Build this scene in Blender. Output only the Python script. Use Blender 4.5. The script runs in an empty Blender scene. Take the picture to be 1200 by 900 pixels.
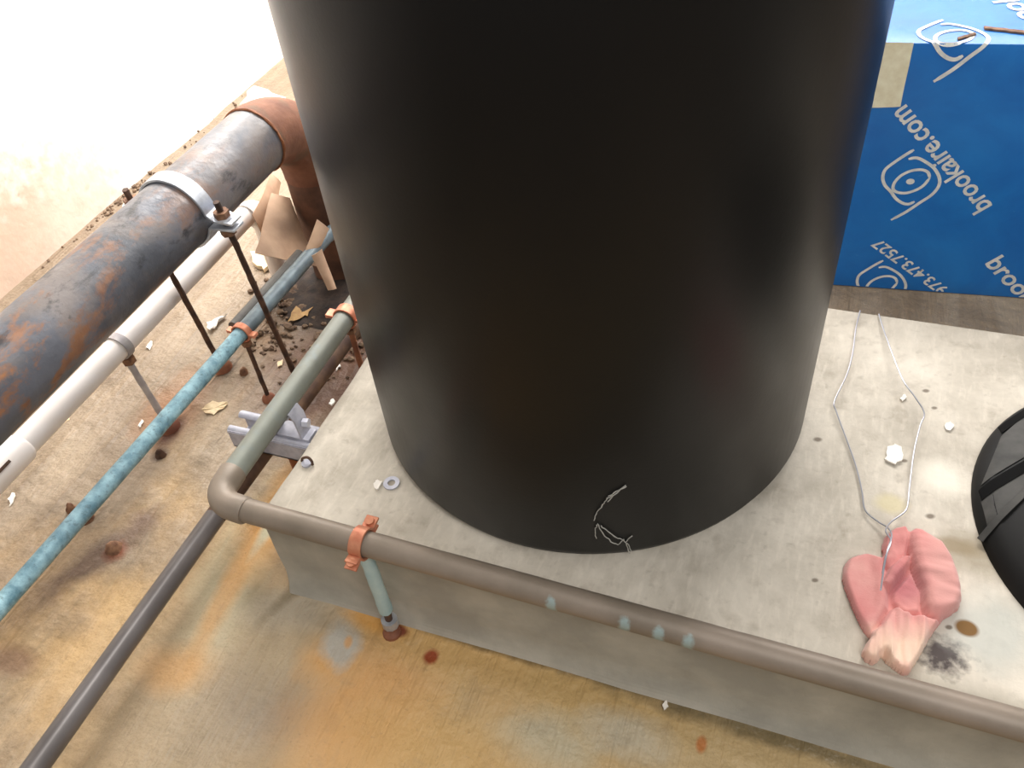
import bpy, bmesh, math, random
from mathutils import Vector, Matrix, noise
random.seed(7)
V = Vector
PI = math.pi
C = bpy.context.scene.collection
SC = bpy.context.scene

# ------------------------------------------------------------------ camera
F = 1010.0
ROT = Matrix(((0.938, -0.177, 0.298), (0.335, 0.680, -0.652), (-0.088, 0.711, 0.697)))
nad = V((727 - 600, -(1480 - 450), -F)); Zw = (-nad).normalized()
v1 = V((-2619 - 600, -(-170 - 450), -F)); Xw = -v1; Xw = (Xw - Xw.dot(Zw) * Zw).normalized()
Yw = Zw.cross(Xw)
ROT = Matrix((Xw, Yw, Zw))
CAM = V((0, 0, 1.0))
cd = bpy.data.cameras.new('camera'); cam = bpy.data.objects.new('camera', cd); C.objects.link(cam)
cd.sensor_width = 36.0; cd.lens = 36.0 * F / 1200.0; cd.clip_start = 0.02
cam.matrix_world = Matrix.Translation(CAM) @ ROT.to_4x4()
SC.camera = cam

def at(px, py, z=None, y=None, x=None):
    """where the sight line of a photo point meets a plane of the place"""
    w = ROT @ V((px - 600, -(py - 450), -F))
    if z is not None: t = (z - CAM.z) / w.z
    elif y is not None: t = (y - CAM.y) / w.y
    else: t = (x - CAM.x) / w.x
    return CAM + w * t

FZ = -0.186          # floor level; the pad's top is 0

# ------------------------------------------------------------------ helpers
def obj(name, bm, m, parent=None, origin=None, smooth=True):
    me = bpy.data.meshes.new(name)
    o = parent
    off = V((0, 0, 0))
    while o is not None:
        off += V(o.location); o = o.parent
    if parent is None and origin is not None: off = V(origin)
    bmesh.ops.translate(bm, verts=bm.verts, vec=-off)
    bmesh.ops.recalc_face_normals(bm, faces=bm.faces)
    bm.to_mesh(me); bm.free()
    if smooth:
        for p in me.polygons: p.use_smooth = True
    ob = bpy.data.objects.new(name, me); C.objects.link(ob)
    if parent is not None: ob.parent = parent
    elif origin is not None: ob.location = origin
    for mm in (m if isinstance(m, (list, tuple)) else [m]): me.materials.append(mm)
    if smooth:
        try:
            me.set_sharp_from_angle(angle=math.radians(38))
        except Exception: pass
    return ob

def tag(o, label, cat=None, group=None, kind=None):
    if label: o['label'] = label
    if cat: o['category'] = cat
    if group: o['group'] = group
    if kind: o['kind'] = kind
    return o

def thing(name, loc, label, cat, group=None):
    o = bpy.data.objects.new(name, None); C.objects.link(o); o.location = loc
    o.empty_display_size = .05
    return tag(o, label, cat, group)

def box(bm, lo, hi, bevel=0, M=None, seg=2):
    r = bmesh.ops.create_cube(bm, size=1)
    lo = V(lo); hi = V(hi)
    for v in r['verts']:
        v.co = V([lo[i] + (v.co[i] + .5) * (hi[i] - lo[i]) for i in range(3)])
    vs = r['verts']
    if bevel:
        es = list({e for v in vs for e in v.link_edges})
        b = bmesh.ops.bevel(bm, geom=es, offset=bevel, segments=seg, affect='EDGES', profile=.6)
        vs = list({v for f in b['faces'] for v in f.verts} | {v for v in vs if v.is_valid})
    if M is not None:
        for v in vs: v.co = M @ v.co
    return vs

def tube(bm, pts, r, seg=24, cap=True, wob=0):
    pts = [V(p) for p in pts]; n = len(pts)
    rs = r if isinstance(r, (list, tuple)) else [r] * n
    T = []
    for i in range(n):
        a = pts[max(i - 1, 0)]; b = pts[min(i + 1, n - 1)]
        T.append((b - a).normalized())
    up = V((0, 0, 1)) if abs(T[0].z) < .9 else V((1, 0, 0))
    u = T[0].cross(up).normalized(); rings = []
    for i in range(n):
        u = (u - u.dot(T[i]) * T[i]).normalized(); w = T[i].cross(u)
        ring = []
        for k in range(seg):
            a = 2 * PI * k / seg
            rr = rs[i] * (1 + (wob * noise.noise(pts[i] * 60 + V((math.cos(a), math.sin(a), 0)) * 2) if wob else 0))
            ring.append(bm.verts.new(pts[i] + (u * math.cos(a) + w * math.sin(a)) * rr))
        rings.append(ring)
    for i in range(n - 1):
        for k in range(seg):
            bm.faces.new((rings[i][k], rings[i][(k + 1) % seg], rings[i + 1][(k + 1) % seg], rings[i + 1][k]))
    if cap:
        bm.faces.new(rings[0]); bm.faces.new(rings[-1])
    return rings

def sub(a, b, n):
    a = V(a); b = V(b)
    return [a.lerp(b, i / n) for i in range(n + 1)]

def bend(p0, corner, p1, rad, n=14):
    """points of a round corner of radius rad between two straight runs"""
    p0, corner, p1 = V(p0), V(corner), V(p1)
    d0 = (p0 - corner).normalized(); d1 = (p1 - corner).normalized()
    ang = d0.angle(d1); t = rad / math.tan(ang / 2)
    a = corner + d0 * t; b = corner + d1 * t
    cen = corner + (d0 + d1).normalized() * (rad / math.sin(ang / 2))
    u = (a - cen); w = (b - cen); full = u.angle(w)
    ax = u.cross(w).normalized()
    return [cen + Matrix.Rotation(full * i / n, 3, ax) @ u for i in range(n + 1)]

def lathe(bm, prof, cen, seg=64):
    cen = V(cen); rings = []
    for r, z in prof:
        if r < 1e-6: rings.append([bm.verts.new(cen + V((0, 0, z)))])
        else: rings.append([bm.verts.new(cen + V((r * math.cos(2 * PI * k / seg), r * math.sin(2 * PI * k / seg), z))) for k in range(seg)])
    for a, b in zip(rings, rings[1:]):
        for k in range(seg):
            k2 = (k + 1) % seg
            if len(a) == 1 and len(b) == 1: continue
            if len(a) == 1: bm.faces.new((a[0], b[k], b[k2]))
            elif len(b) == 1: bm.faces.new((a[k], a[k2], b[0]))
            else: bm.faces.new((a[k], a[k2], b[k2], b[k]))
    return rings

def hexnut(bm, cen, axis, r, h, seg=6):
    axis = V(axis).normalized(); cen = V(cen)
    tube(bm, [cen - axis * h / 2, cen + axis * h / 2], r, seg)

def strip(bm, pts, nrm, w, t):
    """flat bar: pts path, nrm width direction, w width, t thickness; made as swept rectangle"""
    pts = [V(p) for p in pts]; wd = V(nrm).normalized(); rings = []
    for i, p in enumerate(pts):
        T = (pts[min(i + 1, len(pts) - 1)] - pts[max(i - 1, 0)]).normalized()
        n = T.cross(wd).normalized()
        rings.append([bm.verts.new(p + wd * w / 2 + n * t / 2), bm.verts.new(p - wd * w / 2 + n * t / 2),
                      bm.verts.new(p - wd * w / 2 - n * t / 2), bm.verts.new(p + wd * w / 2 - n * t / 2)])
    for a, b in zip(rings, rings[1:]):
        for k in range(4): bm.faces.new((a[k], a[(k + 1) % 4], b[(k + 1) % 4], b[k]))
    bm.faces.new(rings[0]); bm.faces.new(rings[-1])

def NB(): return bmesh.new()

# ------------------------------------------------------------------ materials
def srgb(r, g, b):
    f = lambda c: (c / 255 / 12.92) if c / 255 <= .04045 else ((c / 255 + .055) / 1.055) ** 2.4
    return (f(r), f(g), f(b), 1)

class Mat:
    def __init__(s, name, rough=.6, metal=0, spec=.5):
        s.m = bpy.data.materials.new(name); s.m.use_nodes = True
        s.t = s.m.node_tree; s.n = s.t.nodes; s.l = s.t.links
        s.b = s.n['Principled BSDF']
        s.b.inputs['Roughness'].default_value = rough; s.b.inputs['Metallic'].default_value = metal
        s.b.inputs['Specular IOR Level'].default_value = spec
        g = s.n.new('ShaderNodeNewGeometry'); s.pos = g.outputs['Position']
    def noise(s, scale, detail=4, rough=.55, dist=0, vec=None, stretch=None):
        t = s.n.new('ShaderNodeTexNoise'); t.inputs['Scale'].default_value = scale
        t.inputs['Detail'].default_value = detail; t.inputs['Roughness'].default_value = rough
        t.inputs['Distortion'].default_value = dist
        v = vec or s.pos
        if stretch:
            mp = s.n.new('ShaderNodeMapping'); mp.inputs['Scale'].default_value = stretch[0]
            mp.inputs['Rotation'].default_value = stretch[1] if len(stretch) > 1 else (0, 0, 0)
            s.l.new(v, mp.inputs[0]); v = mp.outputs[0]
        s.l.new(v, t.inputs['Vector']); return t.outputs['Fac']
    def ramp(s, fac, lo, hi):
        r = s.n.new('ShaderNodeMapRange'); r.inputs['From Min'].default_value = lo; r.inputs['From Max'].default_value = hi
        s.l.new(fac, r.inputs['Value']); return r.outputs['Result']
    def mix(s, fac, a, b):
        m = s.n.new('ShaderNodeMix'); m.data_type = 'RGBA'
        for sock, v in ((m.inputs[0], fac), (m.inputs[6], a), (m.inputs[7], b)):
            if isinstance(v, (int, float)): sock.default_value = v
            elif isinstance(v, tuple): sock.default_value = v
            else: s.l.new(v, sock)
        return m.outputs[2]
    def math(s, op, a, b=None):
        m = s.n.new('ShaderNodeMath'); m.operation = op
        for i, v in enumerate((a, b)):
            if v is None: continue
            if isinstance(v, (int, float)): m.inputs[i].default_value = v
            else: s.l.new(v, m.inputs[i])
        return m.outputs[0]
    def blob(s, x, y, rx, ry, rot=0, edge=.5, z=None, dist=.5, nscale=9):
        """soft mask of a stain with an irregular outline around (x, y)"""
        mp = s.n.new('ShaderNodeMapping'); mp.vector_type = 'TEXTURE'
        mp.inputs['Location'].default_value = (x, y, 0 if z is None else z)
        mp.inputs['Rotation'].default_value = (0, 0, rot)
        mp.inputs['Scale'].default_value = (rx, ry, 1000 if z is None else rx)
        s.l.new(s.pos, mp.inputs[0])
        ln = s.n.new('ShaderNodeVectorMath'); ln.operation = 'LENGTH'; s.l.new(mp.outputs[0], ln.inputs[0])
        d = s.math('ADD', ln.outputs['Value'], s.math('MULTIPLY', s.math('SUBTRACT', s.noise(nscale, 5), .5), dist * 2))
        return s.ramp(d, 1 + edge / 2, 1 - edge / 2)
    def color(s, c):
        if isinstance(c, tuple): s.b.inputs['Base Color'].default_value = c
        else: s.l.new(c, s.b.inputs['Base Color'])
    def bump(s, h, strength=.3, dist=.01):
        b = s.n.new('ShaderNodeBump'); b.inputs['Strength'].default_value = strength; b.inputs['Distance'].default_value = dist
        s.l.new(h, b.inputs['Height']); s.l.new(b.outputs[0], s.b.inputs['Normal'])
    def rough(s, v): s.l.new(v, s.b.inputs['Roughness'])

def simple(name, c, rough=.5, metal=0, c2=None, scale=30, bump=.15, lo=.35, hi=.65, spec=.5):
    m = Mat(name, rough, metal, spec)
    if c2: m.color(m.mix(m.ramp(m.noise(scale, 6), lo, hi), srgb(*c), srgb(*c2)))
    else: m.color(srgb(*c))
    if bump: m.bump(m.noise(scale * 3, 5), bump, .002)
    return m.m

def pxy(px, py, z=FZ): p = at(px, py, z=z); return p.x, p.y

# floor: bare concrete with yellow and orange stains
def floor_mat():
    m = Mat('stained_concrete_floor', .72, spec=.35)
    n1 = m.ramp(m.noise(3.2, 6, .6, .4), .35, .68)
    c = m.mix(n1, srgb(146, 129, 109), srgb(178, 161, 138))
    st = m.noise(1.7, 5, .6, .3, stretch=((9, .8, 1), (0, 0, .06)))
    c = m.mix(m.math('MULTIPLY', m.ramp(st, .47, .62), .60), c, srgb(122, 102, 78))
    st2 = m.noise(2.3, 6, .6, .3, stretch=((6, 1.2, 1), (0, 0, -.1)))
    c = m.mix(m.math('MULTIPLY', m.ramp(st2, .52, .66), .45), c, srgb(190, 167, 138))
    def stain(px, py, rx, ry, rot, col, k, edge=1.1, dist=.9, ns=7):
        nonlocal c
        x, y = pxy(px, py)
        c = m.mix(m.math('MULTIPLY', m.blob(x, y, rx, ry, rot, edge, dist=dist, nscale=ns), k), c, srgb(*col))
    # yellow ground in front of the pad
    stain(640, 900, .75, .36, 0, (196, 160, 108), .95, .8)
    stain(900, 900, .40, .22, 0, (186, 164, 124), .8)
    stain(290, 790, .17, .17, .2, (166, 150, 126), .9)
    stain(300, 830, .09, .07, .5, (134, 122, 108), .7)
    stain(210, 870, .10, .12, .3, (184, 164, 136), .7)
    stain(275, 670, .045, .16, .15, (196, 184, 152), .85)
    stain(262, 700, .018, .12, .12, (204, 160, 108), .8, 1.0, .8, 10)
    stain(205, 785, .05, .035, .3, (204, 158, 104), .75)
    stain(345, 755, .09, .07, 0, (176, 156, 124), .7)
    stain(420, 830, .09, .12, -.1, (206, 156, 98), .85, 1.1, .8)
    stain(380, 775, .04, .04, 0, (216, 162, 96), .7)
    stain(368, 712, .075, .035, .3, (174, 162, 142), .8)
    stain(398, 752, .030, .042, .3, (176, 170, 158), .95, .5, .7, 16)
    stain(408, 752, .006, .010, .3, (206, 156, 100), .8, .8, .6, 30)
    stain(545, 765, .17, .035, 0, (204, 164, 106), .85, 1.1, .7)
    stain(440, 728, .05, .016, -.1, (206, 150, 76), .8, 1, .7)
    stain(700, 815, .20, .04, 0, (186, 154, 100), .7)
    stain(640, 870, .06, .035, 0, (184, 174, 148), .8, 1, .9, 14)
    stain(735, 860, .05, .03, 0, (182, 172, 150), .8, 1, .9, 14)
    stain(520, 890, .14, .06, 0, (208, 168, 108), .6)
    f2 = m.noise(18, 7, .65, .5); c = m.mix(m.math('MULTIPLY', m.ramp(f2, .55, .72), .22), c, srgb(120, 108, 90))
    stain(505, 770, .010, .012, 0, (150, 72, 40), 1, .7, .4, 30)
    stain(465, 738, .018, .010, 0, (120, 60, 36), 1, .6, .3)
    stain(822, 872, .007, .012, 0, (180, 110, 56), .9, .6, .3)
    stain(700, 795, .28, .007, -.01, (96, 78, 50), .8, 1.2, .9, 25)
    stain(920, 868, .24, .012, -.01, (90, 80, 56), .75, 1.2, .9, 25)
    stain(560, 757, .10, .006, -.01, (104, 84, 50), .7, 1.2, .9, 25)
    stain(345, 690, .01, .06, -.3, (110, 98, 70), .6, 1.2, .8, 25)
    # strip between the pad and the pipes: orange run with pale middle
    stain(338, 590, .045, .12, 0, (222, 164, 92), .9)
    stain(333, 592, .012, .09, 0, (206, 204, 176), .9, .7)
    # dark damp soil-like patch near the pipe bases
    stain(385, 425, .14, .20, 0, (96, 66, 50), .95, .8)
    stain(380, 345, .13, .12, 0, (40, 30, 26), .96, .7)
    stain(330, 330, .07, .06, 0, (92, 72, 54), .75)
    stain(350, 455, .05, .06, 0, (52, 36, 30), .8)
    # floor colour darkened along the wall foot to offset the light spilling there
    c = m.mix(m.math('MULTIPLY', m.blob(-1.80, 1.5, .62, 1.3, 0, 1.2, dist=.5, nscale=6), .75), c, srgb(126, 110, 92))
    # stains beside the blue pipe
    stain(112, 655, .026, .10, -.35, (92, 72, 62), .8, 1.2, 1.1, 18)
    stain(135, 645, .015, .018, 0, (140, 68, 38), .9, 1, .8, 30)
    stain(160, 620, .02, .05, -.2, (120, 96, 80), .6, 1.2, 1, 18)
    stain(210, 470, .05, .09, 0, (160, 112, 76), .7)
    stain(200, 505, .014, .03, 0, (84, 48, 36), .9)
    stain(265, 430, .018, .026, 0, (62, 42, 34), .9)
    stain(186, 532, .012, .014, 0, (80, 60, 48), .9)
    stain(15, 775, .03, .02, 0, (130, 100, 78), .8)
    stain(300, 390, .05, .06, 0, (150, 122, 92), .6)
    f = m.noise(140, 4); c = m.mix(m.math('MULTIPLY', m.ramp(f, .62, .8), .35), c, srgb(90, 74, 56))
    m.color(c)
    h = m.math('ADD', m.math('MULTIPLY', m.noise(7, 5, .55), 2.2), m.math('MULTIPLY', m.noise(60, 5), .35))
    h = m.math('ADD', h, m.math('MULTIPLY', st, 2.0))
    m.bump(h, .6, .02)
    m.rough(m.ramp(m.noise(5), -.2, 1.3))
    return m.m

def pad_mat():
    m = Mat('trowelled_concrete', .75, spec=.35)
    c = m.mix(m.ramp(m.noise(5, 7, .65, .3), .36, .64), srgb(172, 163, 148), srgb(212, 203, 188))
    br = m.noise(6, 5, .6, .3, stretch=((16, 4, 6), (0, 0, -.25)))
    c = m.mix(m.math('MULTIPLY', m.ramp(br, .5, .7), .30), c, srgb(228, 218, 202))
    c = m.mix(m.math('MULTIPLY', m.ramp(m.noise(26, 6), .56, .72), .34), c, srgb(128, 114, 96))
    c = m.mix(m.math('MULTIPLY', m.ramp(m.noise(60, 5), .60, .72), .22), c, srgb(110, 98, 82))
    def stain(px, py, rx, ry, rot, col, k, edge=.7, dist=.5, ns=20):
        nonlocal c
        x, y = pxy(px, py, 0)
        c = m.mix(m.math('MULTIPLY', m.blob(x, y, rx, ry, rot, edge, dist=dist, nscale=ns), k), c, srgb(*col))
    stain(1105, 768, .024, .022, .3, (62, 52, 52), .95, 1.0, 1.3, 70)
    stain(1045, 590, .02, .018, 0, (202, 190, 150), .7, .7)
    stain(1150, 650, .05, .03, 0, (150, 138, 116), .7, .9)
    stain(1118, 640, .035, .012, 0, (140, 124, 96), .7, .8)
    stain(1160, 740, .05, .05, 0, (182, 184, 176), .7, .9)
    stain(1133, 736, .013, .011, 0, (120, 88, 46), 1, .4, .15)
    stain(1165, 840, .10, .03, 0, (150, 142, 126), .6, 1)
    stain(1105, 560, .03, .03, 0, (236, 228, 212), .7, .9)
    for px, py, r in ((1085, 458, .005), (1090, 605, .006), (958, 515, .006), (1095, 478, .004), (1060, 540, .004), (1112, 735, .004), (955, 680, .004)):
        stain(px, py, r, r * .7, .4, (108, 96, 82), .85, .7, .4)
    stain(1075, 355, .40, .012, 0, (120, 106, 88), .4, 1, .8)
    stain(460, 565, .014, .012, 0, (120, 112, 98), .5, .8)
    # greyer, slightly darker tone on the upright faces
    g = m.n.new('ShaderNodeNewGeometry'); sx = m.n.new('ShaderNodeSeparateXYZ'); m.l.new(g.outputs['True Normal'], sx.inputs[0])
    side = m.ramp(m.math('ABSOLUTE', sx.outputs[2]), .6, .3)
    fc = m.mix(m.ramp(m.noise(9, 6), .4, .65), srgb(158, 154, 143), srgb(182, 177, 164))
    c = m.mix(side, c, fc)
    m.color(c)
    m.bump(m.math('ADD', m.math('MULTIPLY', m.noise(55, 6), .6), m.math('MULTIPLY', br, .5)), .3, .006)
    return m.m

def wall_mat():
    m = Mat('white_painted_masonry', .8, spec=.3)
    c = m.mix(m.ramp(m.noise(5, 5), .4, .7), srgb(238, 230, 220), srgb(246, 242, 236))
    x = -1.8
    def st(py_, pz_, r, col, k):
        nonlocal c
        b = m.n.new('ShaderNodeMapping'); b.vector_type = 'TEXTURE'
        b.inputs['Location'].default_value = (x, py_, pz_); b.inputs['Scale'].default_value = (1000, r, r * .6)
        b.inputs['Rotation'].default_value = (.5, 0, 0)
        m.l.new(m.pos, b.inputs[0]); ln = m.n.new('ShaderNodeVectorMath'); ln.operation = 'LENGTH'; m.l.new(b.outputs[0], ln.inputs[0])
        d = m.math('ADD', ln.outputs['Value'], m.math('MULTIPLY', m.math('SUBTRACT', m.noise(30, 5), .5), 1.4))
        c = m.mix(m.math('MULTIPLY', m.ramp(d, 1.4, .5), k), c, srgb(*col))
    for (a, b_), r, k in (((102, 220), .012, .9), ((80, 222), .006, .8), ((72, 262), .02, .6), ((48, 292), .02, .7), ((95, 245), .02, .7), ((22, 228), .005, .7), ((90, 240), .03, .4), ((55, 275), .05, .3)):
        p = at(a, b_, x=x); st(p.y, p.z, r, (150, 118, 92), k)
    p = at(10, 330, x=x); st(p.y, p.z, .36, (206, 178, 156), .9)  # broad pinkish tones paint in the light's falloff low on the wall
    p = at(100, 250, x=x); st(p.y, p.z, .20, (232, 206, 190), .8)
    m.color(c); m.bump(m.noise(24, 6), .3, .01)
    return m.m

M_floor = floor_mat(); M_pad = pad_mat(); M_wall = wall_mat()

# big steel pipe
m = Mat('painted_steel_rusting', .42, 0, .5)
c = m.mix(m.ramp(m.noise(7, 5), .35, .7), srgb(70, 72, 78), srgb(104, 106, 114))
c = m.mix(m.math('MULTIPLY', m.ramp(m.noise(5, 5, .6, .4), .5, .62), .5), c, srgb(128, 112, 98))
r1 = m.ramp(m.noise(10, 8, .7, .3, stretch=((1.4, .8, 1.6),)), .51, .60)
sy_ = m.n.new('ShaderNodeSeparateXYZ'); m.l.new(m.pos, sy_.inputs[0])
c = m.mix(m.math('MULTIPLY', r1, m.ramp(sy_.outputs[1], 1.25, .45)), c, m.mix(m.noise(50, 6), srgb(104, 64, 40), srgb(166, 112, 66)))
dk = m.ramp(m.noise(9, 7, .65, .3, stretch=((2, 1, 2),)), .56, .64)
c = m.mix(m.math('MULTIPLY', dk, .8), c, srgb(30, 29, 31))
m.color(c); m.bump(m.noise(60, 6), .4, .003); m.rough(m.ramp(m.noise(12, 5), -.1, 1.2)); M_steel = m.m
m = Mat('orange_rusted_elbow', .75)
c = m.mix(m.ramp(m.noise(14, 6), .35, .7), srgb(106, 64, 44), srgb(146, 98, 72))
c = m.mix(m.math('MULTIPLY', m.ramp(m.noise(22, 6), .55, .7), .7), c, srgb(100, 82, 62)); m.color(c); m.bump(m.noise(90, 6), .4, .003); M_rustel = m.m
M_brownleg = simple('dark_brown_rust', (70, 44, 32), .7, 0, (112, 76, 56), 20, .4)
M_weld = simple('weld_bead_rust', (110, 62, 36), .7, 0, (160, 100, 62), 60, .4)
M_galv = simple('galvanised_steel', (200, 204, 210), .38, .55, (168, 172, 180), 50, .1)
M_strut = simple('zinc_strut_steel', (196, 196, 206), .5, .15, (160, 160, 172), 40, .15)
M_rod = simple('threaded_rod_dark', (58, 42, 36), .7, .2, (96, 68, 50), 60, .5)
M_nut = simple('rusty_nut', (96, 62, 44), .7, .2, (150, 112, 84), 80, .4)
M_pvc = simple('white_pipe_plastic', (246, 240, 236), .45, 0, (236, 226, 218), 8, .05)
M_pvcrod = simple('grey_painted_rod', (178, 172, 170), .5, .2, (150, 144, 146), 40, .2)
m = Mat('verdigris_copper', .5, .1)
c = m.mix(m.ramp(m.noise(38, 7, .65), .38, .62), srgb(96, 136, 150), srgb(158, 196, 206))
far = m.ramp(m.noise(3, 3), .45, .6)
c = m.mix(m.math('MULTIPLY', far, .45), c, srgb(82, 102, 114))
c = m.mix(m.math('MULTIPLY', m.ramp(m.noise(120, 4), .56, .64), .35), c, srgb(54, 60, 58)); m.color(c); m.bump(m.noise(150, 5), .25, .002); M_blue = m.m
M_blue2 = simple('dull_blue_grey_copper', (84, 96, 102), .5, .15, (108, 122, 128), 40, .2)
m = Mat('tarnished_grey_pipe', .5, .15)
c = m.mix(m.ramp(m.noise(6, 5), .35, .7), srgb(108, 108, 98), srgb(138, 142, 132))
c = m.mix(m.math('MULTIPLY', m.ramp(m.noise(30, 6), .56, .7), .4), c, srgb(120, 134, 140)); m.color(c); m.bump(m.noise(80, 5), .2, .002); M_gray = m.m
m = Mat('brown_grey_tarnished_pipe', .5, .15)
c = m.mix(m.ramp(m.noise(9, 5), .35, .7), srgb(124, 112, 98), srgb(146, 132, 118)); 
for px, py in ((647, 702), (733, 722), (773, 733), (808, 742)):
    p = at(px, py, y=.538)
    c = m.mix(m.math('MULTIPLY', m.blob(p.x, p.y - .006, .006, .006, .3, .8, dist=.8, nscale=160), .7), c, srgb(160, 184, 184))
m.color(c); m.bump(m.noise(80, 5), .2, .002); M_brownpipe = m.m
M_dark = simple('dark_grey_pipe', (98, 92, 90), .36, .25, (116, 110, 108), 12, .08)
M_rustpipe = simple('red_brown_rusted_pipe', (110, 62, 42), .7, 0, (150, 96, 66), 30, .3)
M_copper = simple('dull_copper_strap', (186, 112, 84), .45, .35, (206, 140, 108), 60, .15)
M_paint_rod = simple('verdigris_rod', (158, 190, 196), .5, .1, (186, 208, 208), 25, .15)
m = Mat('black_tank_plastic', .30, 0, .23)
m.color(m.mix(m.ramp(m.noise(2.5, 5), .3, .7), srgb(9, 9, 10), srgb(14, 14, 14))); m.bump(m.noise(220, 3), .08, .001)
m.rough(m.ramp(m.noise(6, 5), -1.4, 3.8)); M_tank = m.m
M_black = simple('black_moulded_plastic', (16, 16, 15), .6, 0, (24, 23, 22), 10, .1, spec=.2)
M_blackgrey = simple('dusty_black_plastic', (50, 49, 46), .75, 0, (74, 72, 68), 24, .1)
M_blackdeep = simple('black_recess', (8, 8, 8), .8, 0, None, 10, 0, spec=.1)
m = Mat('blue_printed_cardboard', .42, 0, .5)
c = m.mix(m.ramp(m.noise(7, 5, .6, .5), .35, .7), srgb(16, 104, 184), srgb(28, 122, 200)); 
c = m.mix(m.math('MULTIPLY', m.ramp(m.noise(26, 6, .65, 1.2, stretch=((1, 1, 3), (0, .7, 0))), .66, .74), .25), c, srgb(120, 180, 220)); m.color(c)
m.bump(m.noise(6, 6, .6, .6), .35, .01); M_boxblue = m.m
M_print = simple('white_ink', (236, 234, 226), .6, 0, (206, 208, 206), 60, 0)
M_tape = simple('cream_paper_tape', (240, 234, 206), .6, 0, (224, 214, 182), 50, .1)
M_card = simple('torn_brown_cardboard', (88, 62, 48), .8, 0, (150, 112, 84), 60, .3)
M_paper = simple('tan_crumpled_paper', (206, 172, 142), .75, 0, (176, 142, 116), 14, .2)
M_white = simple('white_scrap', (244, 240, 232), .7, 0, (226, 218, 206), 40, .1)
M_leaf = simple('dry_tan_leaf', (176, 142, 90), .75, 0, (146, 112, 70), 50, .3)
M_wire = simple('bright_steel_wire', (176, 176, 184), .35, .6, None, 30, 0)
M_web = simple('dusty_grey_cobweb', (170, 168, 160), .9, 0, None, 30, 0)
M_stone = simple('grey_brown_chip', (128, 106, 84), .85, 0, (84, 64, 50), 60, .4)
M_stain_chip = simple('cream_chip', (232, 214, 178), .8, 0, (210, 186, 150), 60, .2)
m = Mat('pink_cotton_rag', .9, 0, .2)
c = m.mix(m.ramp(m.noise(20, 5), .35, .7), srgb(206, 132, 128), srgb(218, 158, 150))
p = at(1062, 770, z=0); c = m.mix(m.math('MULTIPLY', m.blob(p.x, p.y, .05, .03, .4, .9, dist=.6, nscale=25), .9), c, srgb(236, 206, 182))
p = at(1112, 690, z=0); c = m.mix(m.math('MULTIPLY', m.blob(p.x, p.y, .035, .06, .3, .9, dist=.4, nscale=25), .8), c, srgb(210, 156, 148))
p = at(1058, 690, z=0); c = m.mix(m.math('MULTIPLY', m.blob(p.x, p.y, .02, .022, .3, .9, dist=.4, nscale=35), .7), c, srgb(176, 104, 110))
m.color(c); m.bump(m.noise(400, 3), .4, .001)
m.b.inputs['Sheen Weight'].default_value = .3; M_rag = m.m

# ------------------------------------------------------------------ setting
def grid(bm, x0, x1, y0, y1, nx, ny, fz):
    vs = [[bm.verts.new((x0 + (x1 - x0) * i / nx, y0 + (y1 - y0) * j / ny, fz(x0 + (x1 - x0) * i / nx, y0 + (y1 - y0) * j / ny))) for j in range(ny + 1)] for i in range(nx + 1)]
    for i in range(nx):
        for j in range(ny): bm.faces.new((vs[i][j], vs[i + 1][j], vs[i + 1][j + 1], vs[i][j + 1]))
def fz(x, y):
    k = max(0, min(1, (-.78 - x) / .25))
    return FZ + k * (.006 * noise.noise(V((x * 9, y * 1.8, 0))) + .004 * noise.noise(V((x * 14, y * 9, 3)))) - .001
bm = NB(); grid(bm, -1.82, 2.6, -1.4, 3.6, 260, 260, fz)
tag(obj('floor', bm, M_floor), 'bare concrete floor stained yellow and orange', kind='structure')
bm = NB(); box(bm, (-1.95, -1.4, FZ - .1), (-1.80, 3.6, 2.7)); tag(obj('wall_left', bm, M_wall, smooth=False), 'white painted wall behind the big pipe', kind='structure')
bm = NB(); box(bm, (-1.8, 3.5, FZ - .1), (2.6, 3.62, 2.7)); tag(obj('wall_back', bm, M_wall, smooth=False), 'white wall at the back of the room', kind='structure')

# concrete pad
bm = NB(); box(bm, (-.70, .574, FZ - .01), (1.5, 1.254, 0), .006, seg=3)
bmesh.ops.subdivide_edges(bm, edges=[e for e in bm.edges if e.calc_length() > .1], cuts=30, use_grid_fill=True)
for v in bm.verts:
    if v.co.z > -.02: v.co += V((0, 0, 0))
    n = noise.noise_vector(v.co * 14)
    if v.co.y < .6: v.co.y += .0025 * n.y - (.012 * max(0, (-v.co.z - .13) / .056) ** 2)
    if v.co.x < -.68: v.co.x += .003 * n.x
tag(obj('concrete_pad', bm, M_pad, origin=(.4, .914, FZ)), 'low grey concrete equipment pad under the black tank', 'concrete pad')

# ------------------------------------------------------------------ black tank
TC = (-.301, .962, 0); TR = .3355
t = thing('storage_tank', TC, 'tall black cylindrical tank standing on the concrete pad', 'tank')
bm = NB()
lathe(bm, [(0, .001), (TR - .02, .001), (TR - .006, .004), (TR, .018), (TR, 1.0), (TR, 1.45)], TC, 128)
obj('tank_body', bm, M_tank, t)
bm = NB(); lathe(bm, [(TR, 1.451), (TR - .004, 1.48), (TR * .85, 1.56), (TR * .5, 1.61), (.06, 1.63), (0, 1.632)], TC, 96)
obj('domed_top', bm, M_tank, t)
bm = NB(); lathe(bm, [(.06, 1.625), (.07, 1.63), (.07, 1.67), (.05, 1.68), (0, 1.68)], TC, 40)
obj('screw_cap', bm, M_black, t)

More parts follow.
